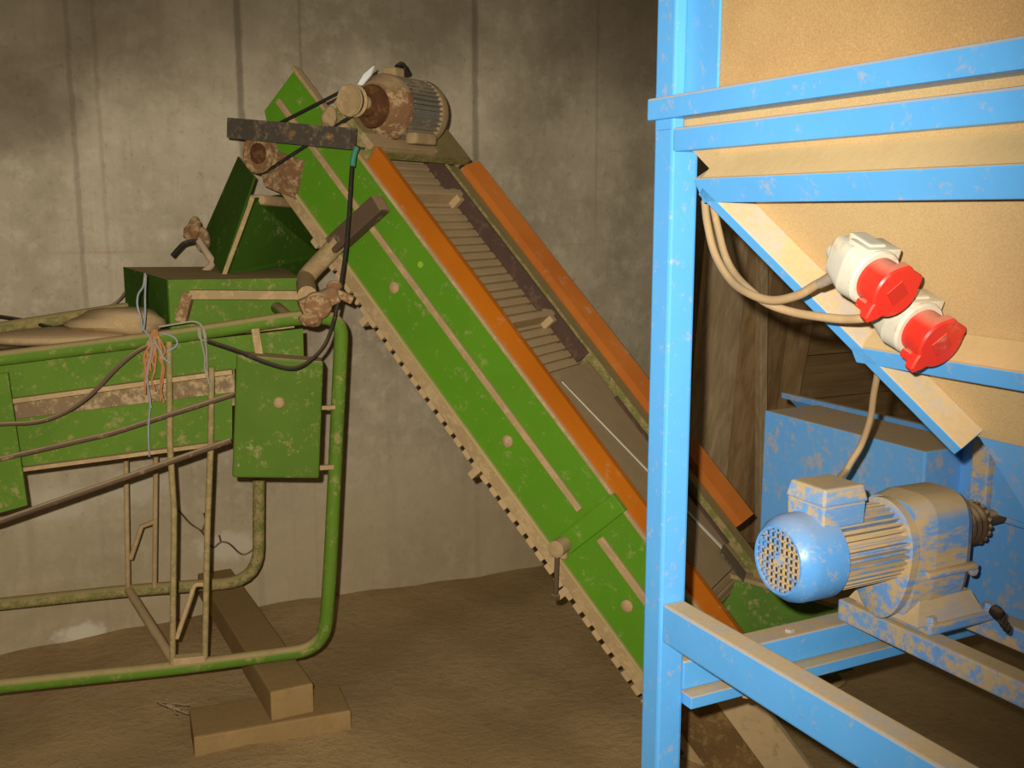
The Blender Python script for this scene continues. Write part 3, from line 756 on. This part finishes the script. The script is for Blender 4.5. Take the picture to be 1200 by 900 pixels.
# ================================================================== BLUE HOPPER
U = V((.447, -.894, 0)).normalized(); Vv = V((.894, .447, 0)).normalized()
Q = at(786, 250, 1.62); Q.z = 0
def H(s, t, z): return Q+U*s+Vv*t+Z*z
def hbox(b, s0, s1, t0, t1, z0, z1, bev=.0025): return b.box(H((s0+s1)/2, (t0+t1)/2, (z0+z1)/2), (U, Vv, Z), (s1-s0, t1-t0, z1-z0), bev)
hop = thing('storage_hopper', 'blue steel framed hopper with tan chipboard panels, filling the right side', 'hopper', H(.3, .3, 0))
SL = 1.25     # how far the frame runs towards the viewer
b = MB(); hbox(b, -.05, 0, 0, .05, -.03, 1.53, .005); b.build('post', M_blue, hop)
b = MB(); hbox(b, -.05, 0, 0, .022, 1.52, 2.15, .004); hbox(b, -.004, .078, .022, .027, 1.575, 2.15, .002); b.build('bin_corner_post', M_blue, hop)
b = MB(); hbox(b, -.058, SL, -.010, .045, 1.540, 1.574, .004); b.build('bin_bottom_rail', M_blue, hop)
b = MB(); hbox(b, 0.0, SL, .0, .045, 1.490, 1.526, .004); b.build('frame_top_rail', M_blue, hop)
b = MB(); hbox(b, -.03, SL, .028, .044, 1.57, 2.15, .001); b.build('upper_panel', M_chip, hop)
b = MB(); hbox(b, -.03, SL, .030, .044, 1.51, 1.57, .001); b.build('rail_packing', M_chipL, hop)
# sloping side: rails stand on the panel, the panel falls inward
PHI = math.radians(29)
OUT = (-Vv*math.cos(PHI) - Z*math.sin(PHI)); KUP = (Z*math.cos(PHI) - Vv*math.sin(PHI))
F0 = H(0, 0, 1.43); DEP = .046
def hf(px, py, off=0.0): return hit(px, py, F0-OUT*off, OUT)
def frail(b, p, q, w, dep=DEP, bev=.002):
    """rail with its front on the face plane, lower edge on p-q"""
    d = (q-p).normalized(); k = OUT.cross(d)
    if k.dot(KUP) < 0: k = -k
    return b.box((p+q)/2+k*w/2-OUT*dep/2, (d, k, OUT), ((q-p).length, w, dep), bev)
def along(p, s): return p+U*s
r3a = hf(824, 238); r3b = r3a+U*(SL-.05)
b = MB(); frail(b, r3a, r3b, .040); b.build('slope_rail', M_blue, hop)
d0 = hf(818, 228); d1 = hf(1118, 533)
b = MB(); frail(b, d0, d1, .022); diag = b.build('corner_rail', M_blue, hop)
r4a = hf(1003, 425); r4b = r4a+U*(SL-.4)
b = MB(); frail(b, r4a, r4b, .028); b.build('slope_rail', M_blue, hop)
M_dustL = dusty('pale_grain_dust', srgb(206, 176, 126), dust=srgb(212, 184, 136), side=.4, up=.6, rough=.95, spec=.1, scale=20, bump=.15)
def ridge(p, q, w, rise):  # dust bank added with a tilted top so the rails catch the flash
    d = (q-p).normalized(); k = OUT.cross(d)
    if k.dot(KUP) < 0: k = -k
    e = [o_+k*w-OUT*.002 for o_ in (p+d*.02, q-d*.01)]
    b = MB(); b.hexa([e[0]+k*.001, e[0]-OUT*(DEP-.003)+k*.001, e[0]-OUT*(DEP-.003)+k*rise], [e[1]+k*.001, e[1]-OUT*(DEP-.003)+k*.001, e[1]-OUT*(DEP-.003)+k*rise])
    b.build('dust_ridge', M_dustL, hop)
ridge(r3a, r3b, .040, .016); ridge(r4a, r4b, .028, .012)
# chipboard on the slope: bounded by the diagonal corner
pa = d0-OUT*DEP; pb = d1-OUT*DEP
top = H(.0, 0, 1.49); top = top - OUT*((top-F0).dot(OUT)+DEP)
tl = along(V(top), .02)
br = pb+U*.75
b = MB(); b.prism([tl, along(tl, SL-.05), along(br, 0), pb, pa], -OUT*.016); b.build('slope_panel', M_chipL, hop)
# end panel behind the corner rail
b = MB(); b.prism([pa-OUT*.002, pb-OUT*.002, pb-OUT*.002+Vv*.35, pa-OUT*.002+Vv*.75], KUP*.012+U*.008); b.build('end_panel', M_chip, hop)
# bottom steel band of the hopper
b = MB(); b.prism([pb-OUT*.004, br-OUT*.004, br-KUP*.14+U*.02, pb-KUP*.14+U*.05], -OUT*.006); b.build('outlet_band', M_blueB, hop)
# bottom frame
zt = hit(806, 727, H(0, 0, 0), Vv).z; zb_ = hit(806, 774, H(0, 0, 0), Vv).z
b = MB(); hbox(b, 0, SL, .004, .046, zb_, zt, .004); b.build('bottom_rail', M_blue, hop)
cz = hit(880, 757, H(0.0, 0, 0), U).z
b = MB(); hbox(b, -.05, .0, .05, 1.15, cz-.052, cz, .003); hbox(b, -.05, .022, .052, 1.15, cz-.078, cz-.056, .002)
b.build('cross_member', M_blue, hop)
for t in (.18, .30):
    b = MB(); q = H(-.02, t, cz); b.lathe(q, Z, [(0, .010), (.006, .010), (.006, 0)], 6); b.build('bolt_head', M_blueD, hop)
    b = MB(); q = H(.01, t, cz-.078); b.lathe(q, -Z, [(0, .008), (.010, .008), (.010, 0)], 6); b.build('bolt_head', M_dust, hop)
R2 = hit(982, 704, H(0, 0, 0), U); t2 = (R2-Q).dot(Vv); z2 = R2.z
b = MB(); hbox(b, 0, SL, t2, t2+.042, z2-.036, z2+.004, .004); b.build('motor_rail', M_blueD, hop)
R3 = hit(1128, 735, H(.12, 0, 0), U); t3 = t2+.175
b = MB(); hbox(b, 0, SL, t3, t3+.042, z2-.036, z2+.004, .004); b.build('motor_rail', M_blueD, hop)
for sx in (-.05,):
    b = MB(); hbox(b, sx, 0, 1.10, 1.15, -.03, 1.53, .004); b.build('post', M_blue, hop)

# ================================================================== GEAR MOTOR
SM = .115
g0 = hit(911, 657, H(SM, 0, 0), U)           # centre of the fan end on the axis
A = Vv
def G(a, s, z): return g0+A*a+U*s+Z*z
zr = z2+.004                                  # top of the rails
gm = thing('gear_motor', 'dusty blue gear motor with fan grille, bolted on the lower blue rails', 'motor', V((G(.25, 0, 0).x, G(.25, 0, 0).y, zr)))
R = .073
b = MB(); b.lathe(G(0, 0, 0), A, [(.004, .052), (.0, .052), (.0, .056), (.006, .062), (.018, R-.003), (.030, R), (.085, R), (.085, R-.006)], 44); fc = b.build('fan_cover', M_blueF, gm, 35)
b = MB()
for i in range(-4, 5):
    o = i*.0112; hl = math.sqrt(max(0, .053**2-o*o))
    if hl > .004:
        b.box(G(.004, o, 0), (A, U, Z), (.0025, .0034, hl*2)); b.box(G(.004, 0, o), (A, U, Z), (.0025, hl*2, .0034))
b.lathe(G(.002, 0, 0), A, [(0, 0), (0, .009), (.004, .009), (.004, 0)], 20)
b.build('fan_grille', M_blueD, fc)
b = MB(); b.lathe(G(.02, 0, 0), A, [(0, 0), (0, .055), (.002, .055), (.002, 0)], 32)
for i in range(6):
    a = math.pi*2*i/6; d = U*math.cos(a)+Z*math.sin(a); b.box(G(.014, 0, 0)+d*.03, (d, A, d.cross(A)), (.04, .012, .003))
b.build('fan', M_dark, fc)
RB = .060
b = MB(); b.lathe(G(0, 0, 0), A, [(.07, 0), (.07, RB-.004), (.232, RB-.004), (.232, 0)], 40)
for i in range(36):
    a = 2*math.pi*i/36+.04; d = U*math.cos(a)+Z*math.sin(a)
    b.box(G(.157, 0, 0)+d*(RB+.001), (A, d, A.cross(d)), (.150, .012, .0042))
b.build('ribbed_housing', M_blueD, gm)
b = MB(); tz = RB+.006
def tbox(a0, a1, s0, s1, z0, z1, tap): return b.hexa([G(a0, s0, z0), G(a1, s0, z0), G(a1, s1, z0), G(a0, s1, z0)], [G(a0+tap, s0+tap, z1), G(a1-tap, s0+tap, z1), G(a1-tap, s1-tap, z1), G(a0+tap, s1-tap, z1)])
tbox(.054, .142, -.042, .042, tz-.012, tz+.026, -.001); tb_ = b.build('terminal_box', M_blueD, gm)
b = MB(); tbox(.050, .146, -.046, .046, tz+.026, tz+.054, .006); ob = b.build('box_lid', M_blueD, tb_)
for o_, w_ in ((ob, .004), (tb_, .003)):
    md = o_.modifiers.new('bevel', 'BEVEL'); md.width = w_; md.segments = 2
# oval flange and gearbox
def oval(a, rx, top_, bot, n=36, k=2.0):
    pts = []
    for i in range(n):
        th = 2*math.pi*i/n; cx_, cz_ = math.cos(th), math.sin(th)
        x = math.copysign(abs(cx_)**(2/k), cx_)*rx; z = math.copysign(abs(cz_)**(2/k), cz_)
        pts.append(G(a, x, (top_ if z > 0 else -bot)*abs(z)*math.copysign(1, z) if z > 0 else -bot*abs(z)))
    return pts
low = g0.z + 0  # world height of axis at fan end (axis is level)
drop = g0.z - zr
b = MB()
secs = [oval(.222, .064, .068, drop*.86), oval(.226, .070, .076, drop*.92), oval(.242, .070, .076, drop*.92), oval(.245, .066, .072, drop*.88)]
for a_, c_ in zip(secs[:-1], secs[1:]): b.hexa(a_, c_)
b.build('motor_flange', M_blueD, gm, 40)
b = MB()
secs = [oval(.245, .064, .074, drop*.90, k=3.2), oval(.285, .068, .082, drop*.92, k=3.4), oval(.362, .066, .082, drop*.92, k=3.2), oval(.380, .058, .074, drop*.88, k=3.0), oval(.386, .044, .06, drop*.7, k=2.6)]
for a_, c_ in zip(secs[:-1], secs[1:]): b.hexa(a_, c_)
b.box(G(.32, -.066, -.02), (A, U, Z), (.11, .012, .05), .004); b.box(G(.32, .070, -.045), (A, U, Z), (.12, .016, .012), .004)
b.lathe(G(.375, .066, -.055), U, [(0, .009), (.008, .009), (.008, 0)], 6)
b.build('gearbox', M_blueD, gm, 40)
b = MB()
b.box(G(.345, 0, -drop+.010), (A, U, Z), (.165, .17, .018), .004)
b.hexa([G(.24, .078, -drop+.018), G(.40, .078, -drop+.018), G(.40, -.078, -drop+.018), G(.24, -.078, -drop+.018)], [G(.262, .060, -drop+.055), G(.385, .060, -drop+.055), G(.385, -.06, -drop+.055), G(.262, -.06, -drop+.055)])
fo = b.build('gearbox_foot', M_blueD, gm)
for a_, s_ in ((.275, .074), (.415, .074), (.275, -.074), (.415, -.074)):
    b = MB(); b.lathe(G(a_, s_, -drop+.019), Z, [(0, .013), (.003, .013), (.003, .009), (.012, .009), (.012, 0)], 6); b.build('foot_bolt', M_blueD, fo)
b = MB(); prof = [(0, .0)]
for i in range(12):
    prof += [(.002+i*.0060, .040 if i % 2 else .035)]
prof += [(.072, .037), (.080, .030), (.080, .0)]
prof = [(0, 0), (0, .037)]+[(.004+.007*i_, .040 if i_ % 2 else .0375) for i_ in range(11)]+[(.082, .034), (.086, .034), (.086, 0)]
b.lathe(G(.380, -.004, .000), A, prof, 26)
for i in range(18):
    a = 2*math.pi*i/18; d = U*math.cos(a)+Z*math.sin(a); b.lump(G(.458, -.004, 0)+d*.036, .0055, (1, 1, 1), .2, 2, i)
b.build('chain_coupling', M_ironD, gm, 30)
b = MB(); b.cyl(G(.46, 0, .004), G(.60, 0, .004), .014); b.build('output_shaft', M_ironD, gm, 40)

# ================================================================== SOCKETS
def socket(name, lidpx, d, label):
    c = at(lidpx[0], lidpx[1], d)
    ax = (U*.90 - Vv*.05 - Z*.36).normalized()           # way the socket faces
    rt = ax.cross(Z).normalized(); up = rt.cross(ax).normalized()
    if up.z < 0: up = -up
    r = .0305
    root = thing(name, label, 'socket', c-ax*.07, 'red sockets on the hopper panel')
    def P(x, y, a): return c+rt*x+up*y+ax*a
    sgn = 1 if rt.dot(V((1, 0, 0))) > 0 else -1
    # cream body: round mouth in front, square foot against the board
    def loop(a, rr, k, dx=0, dy=0, n=32):
        out = []
        for i in range(n):
            th = 2*math.pi*i/n; x, y = math.cos(th), math.sin(th)
            out.append(P(math.copysign(abs(x)**(2/k), x)*rr+dx, math.copysign(abs(y)**(2/k), y)*rr+dy, a))
        return out
    b = MB()
    seq = [loop(-.030, .0335, 2.1), loop(-.034, .0355, 2.2), (loop(-.058, .0340, 3.4)), (loop(-.092, .026, 4.5, 0, .005)), loop(-.097, .022, 4.5, 0, .005)]
    for p, q in zip(seq[:-1], seq[1:]): b.hexa(p, q)
    # corner of the square faceplate
    b.box(P(sgn*.004, .016, -.054), (rt, up, ax), (.052, .040, .036), .002)
    body = b.build('body', M_white, root, 40)
    b = MB(); b.box(P(0, .034, -.064), (rt, up, ax), (.026, .010, .04), .003); b.box(P(sgn*.032, .024, -.050), (rt, up, ax), (.010, .016, .018), .003); b.build('mounting_lug', M_white, body)
    b = MB(); g1 = P(-sgn*.0, -.000, -.096); b.lathe(g1, -ax, [(0, .013), (.012, .013), (.020, .010), (.022, 0)], 14); b.build('cable_gland', M_white, body, 40)
    b = MB(); b.lathe(P(0, 0, -.036), ax, [(0, 0), (0, r-.002), (.034, r-.002), (.034, r-.006), (.036, 0)], 32); b.build('barrel', M_red, root, 40)
    # lid with pointed hinge corner and opening tab
    n = 40; out = []
    for i in range(n):
        th = 2*math.pi*i/n; rr = r+.002
        for (a0, wd, add) in ((math.radians(230), .34, .019), (math.radians(32), .30, .006), (math.radians(80), .24, .003)):
            dd = (th-a0+math.pi) % (2*math.pi)-math.pi
            if abs(dd) < wd: rr += add*(1-abs(dd)/wd)**.8
        x = math.cos(th)*rr*sgn; y = math.sin(th)*rr
        out.append((x, y))
    b = MB(); b.hexa([P(x, y, -.004) for x, y in out], [P(x, y, .006) for x, y in out]); b.hexa([P(x, y, .006) for x, y in out], [P(x*.93, y*.93, .0085) for x, y in out])
    lid = b.build('lid', M_red, root, 30)
    b = MB()
    b.prism([P(sgn*x, y, .0083) for x, y in ((0, -.016), (.016, 0), (0, .016), (-.016, 0))], ax*.0016)
    b.build('lid_emblem', M_red2, lid)
    b = MB(); hx, hy = math.cos(math.radians(230))*(r+.002)*sgn, math.sin(math.radians(230))*(r+.002)
    b.box(P(hx, hy, -.012), (rt, up, ax), (.016, .012, .020), .003); b.build('hinge', M_red, lid)
    return root, g1-ax*.02, ax
S1, s1g, sax = socket('power_socket', (1046, 340), 1.215, 'cream and red industrial socket, upper left of the pair on the chipboard')
S2, s2g, _ = socket('power_socket', (1098, 400), 1.245, 'cream and red industrial socket, lower right of the pair on the chipboard')

# ================================================================== hopper cables
cable('socket_cable', [at(826, 236, 1.64), at(829, 262, 1.62), at(838, 298, 1.6), at(856, 328, 1.55), at(878, 344, 1.48), at(905, 352, 1.42), at(935, 346, 1.36), at(958, 333, 1.32), at(980, 322, 1.29), s1g+sax*.012], .0062, M_cable,
      'beige cable looping from the blue post to the upper red socket', 'cable', 10, 10)
b = MB(); b.tube([at(960, 333, 1.312), at(973, 326, 1.297), at(982, 321, 1.286)], [.0066, .0078, .0082], 10)
tag(b.build('cable_sleeve', M_grey, None, 50), 'grey sleeve on the beige cable where it enters the upper socket', 'sleeve')
cable('socket_cable', [at(836, 243, 1.66), at(842, 270, 1.64), at(850, 300, 1.61), at(862, 322, 1.57), at(880, 341, 1.50), at(900, 356, 1.45), at(930, 366, 1.40), at(960, 371, 1.35), at(990, 374, 1.31), at(1018, 371, 1.28), s2g+sax*.012], .0060, M_cable,
      'beige cable looping from the blue post to the lower red socket', 'cable', 10, 10)
tbt = G(.11, 0, tz+.05)
cable('motor_cable', [at(1030, 430, 1.60), at(1024, 462, 1.63), at(1020, 490, 1.66), at(1010, 520, 1.69), at(998, 540, 1.69), at(990, 553, 1.685), tbt+V((0, 0, -.004))], .0055, M_cable,
      'beige cable running from the sloping blue rail down to the gear motor box', 'cable', 8, 10)

# ================================================================== blue housing behind the motor
TB = .62
def hb_(px, py, t): return hit(px, py, H(0, t, 0), Vv)
hs = thing('discharge_housing', 'dusty blue sheet metal conveyor housing behind the gear motor', 'housing', H(0, TB+.15, .55))
f = [hb_(896, 483, TB), hb_(1085, 527, TB)]
ztop = (f[0].z+f[1].z)/2
sA = (f[0]-Q).dot(U); sB = (f[1]-Q).dot(U)
b = MB(); hbox(b, sA, sB, TB, TB+.16, cz+.001, ztop, .004); b.build('chain_guard', M_blueB, hs)
b = MB(); hbox(b, sB-.02, SL*.8, TB+.10, TB+.115, cz-.04, ztop+.02, .002); b.build('side_plate', M_blueB, hs)
zl = hb_(1185, 615, TB).z
b = MB(); hbox(b, sB+.10, SL*.8, TB+.05, TB+.12, zl-.018, zl, .002); b.build('side_ledge', M_blueB, hs)
q = hb_(1128, 560, TB-.02); sq_ = (q-Q).dot(U)
b = MB(); hbox(b, sq_-.015, sq_+.02, TB+.02, TB+.10, q.z-.06, ztop+.05, .002); b.build('stiffener', M_blueD, hs)
b = MB(); b.prism([H(sq_+.025, TB+.03, ztop-.02), H(sq_+.025, TB+.03, ztop-.09), H(sq_+.30, TB+.03, ztop-.09), H(sq_+.30, TB+.03, ztop-.02)], Vv*.006+Z*.05); b.build('guide_plate', M_blueB, hs)
# trough further back
tf = [hb_(916, 460, .98), hb_(1075, 473, .98)]
s0_, s1_ = (tf[0]-Q).dot(U), (tf[1]-Q).dot(U)
zz = tf[0].z
b = MB(); b.hexa([H(s0_, .98, zz), H(s1_+.1, .98, zz), H(s1_+.1, .98, zz-.015), H(s0_, .98, zz-.015)], [H(s0_, .995, zz), H(s1_+.1, .995, zz), H(s1_+.1, .995, zz-.015), H(s0_, .995, zz-.015)])
b.hexa([H(s0_+.02, .985, zz-.012), H(s1_+.1, .985, zz-.012), H(s1_+.1, 1.10, zz-.16), H(s0_+.12, 1.10, zz-.16)], [H(s0_+.02, .990, zz-.012), H(s1_+.1, .990, zz-.012), H(s1_+.1, 1.105, zz-.16), H(s0_+.12, 1.105, zz-.16)])
b.build('trough_side', M_blueB, hs)
b = MB()
for i in range(5): b.lump(at(1168+i*3.0, 716+i*5, 1.50), .006, (1, 1, 1.4), .3, 2, 50+i)
b.lump(at(1168, 718, 1.50), .010, (1, 1, 1), .3, 2, 60)
tag(b.build('chain_end', M_black, None, 60), 'short black chain end hanging in front of the blue side plate at the right edge', 'chain')

# ================================================================== boards leaning at the back
boards = [  # foot px, head px, width, depth, mat index, label
    ((822, 610), (858, 215), .20, 4.05, 0, 'pale weathered board leaning at the far left of the stack, next to the blue post'),
    ((850, 612), (898, 205), .17, 4.14, 1, 'reddish brown board leaning second from the blue post'),
    ((876, 615), (930, 205), .13, 4.22, 2, 'dark brown narrow board leaning in the middle of the stack'),
    ((884, 620), (962, 205), .20, 4.29, 1, 'brown board leaning rightmost of the stack, above the blue housing'),
]
WM = [plank_mat('weathered_board', srgb(190, 164, 124), srgb(158, 132, 96), (.1, .3, 1)), plank_mat('brown_board', srgb(176, 142, 98), srgb(146, 114, 74), (.1, .3, 1)), plank_mat('dark_board', srgb(152, 120, 80), srgb(122, 94, 60), (.1, .3, 1))]
for (f0, f1, w, d, k, lab) in boards:
    p = at(f0[0], f0[1], d); q = at(f1[0], f1[1], d+.10)
    dr = (q-p); p = p + dr*((.0-p.z)/dr.z)
    b = MB(); b.bar(p, q, w, .03, WN, .003)
    tag(b.build('leaning_board', WM[k], None), lab, 'board', 'boards leaning in the back corner')
q = at(895, 560, 4.04); q2 = at(893, 250, 4.04)
b = MB(); b.bar(V((q.x, q.y, 0)), q2, .035, .035, WN, .003); tag(b.build('wooden_batten', WM[0], None), 'thin upright batten standing in front of the leaning boards', 'batten')
M_part = plank_mat('partition_board', srgb(154, 124, 82), srgb(132, 104, 66), (WD.x, WD.y, 0))
b = MB(); oo = at(900, 500, 4.46)
for i in range(9):
    b.box(V((oo.x, oo.y, 0))+WD*.75+Z*(.06+i*.20), (WD, WN, Z), (1.5, .03, .197), .002)
b.box(V((oo.x, oo.y, 0))+WD*1.4+WN*.04+Z*.9, (WD, WN, Z), (.08, .05, 1.8)); b.box(V((oo.x, oo.y, 0))+WD*.1+WN*.04+Z*.9, (WD, WN, Z), (.08, .05, 1.8))
tag(b.build('board_partition', M_part, None), 'dark partition of horizontal boards behind the blue housing', 'partition')

b = MB()
for pts in ([(208, 596), (222, 612), (236, 622), (248, 640), (258, 634), (268, 636), (282, 648), (294, 644), (303, 630)], [(236, 622), (240, 610), (238, 600)], [(258, 634), (256, 626)]):
    b.tube(smooth_path([onwall(x, y)-WN*.012 for x, y in pts], 4), .0035, 5)
tag(b.build('dry_roots', M_ironD, None), 'dry brown root strands clinging to the concrete behind the green machine', 'root')

# ================================================================== light
fl = bpy.data.lights.new('flash', 'SPOT'); fl.energy = 300; fl.color = (1, .94, .83); fl.shadow_soft_size = .010
fl.spot_size = math.radians(100); fl.spot_blend = 1.0
fo_ = bpy.data.objects.new('flash', fl); COL.objects.link(fo_); fo_.location = CAM+V((-.045, .0, .05))
tgt = at(330, 400, 3.0); fo_.rotation_euler = (tgt-fo_.location).to_track_quat('-Z', 'Y').to_euler()
w = bpy.data.worlds.new('world'); sc.world = w; w.use_nodes = True
w.node_tree.nodes['Background'].inputs[0].default_value = (1.0, .86, .62, 1); w.node_tree.nodes['Background'].inputs[1].default_value = .08
sc.view_settings.view_transform = 'Standard'; sc.view_settings.look = 'None'; sc.view_settings.gamma = 1; sc.view_settings.use_curve_mapping = False
sc.view_settings.exposure = 0
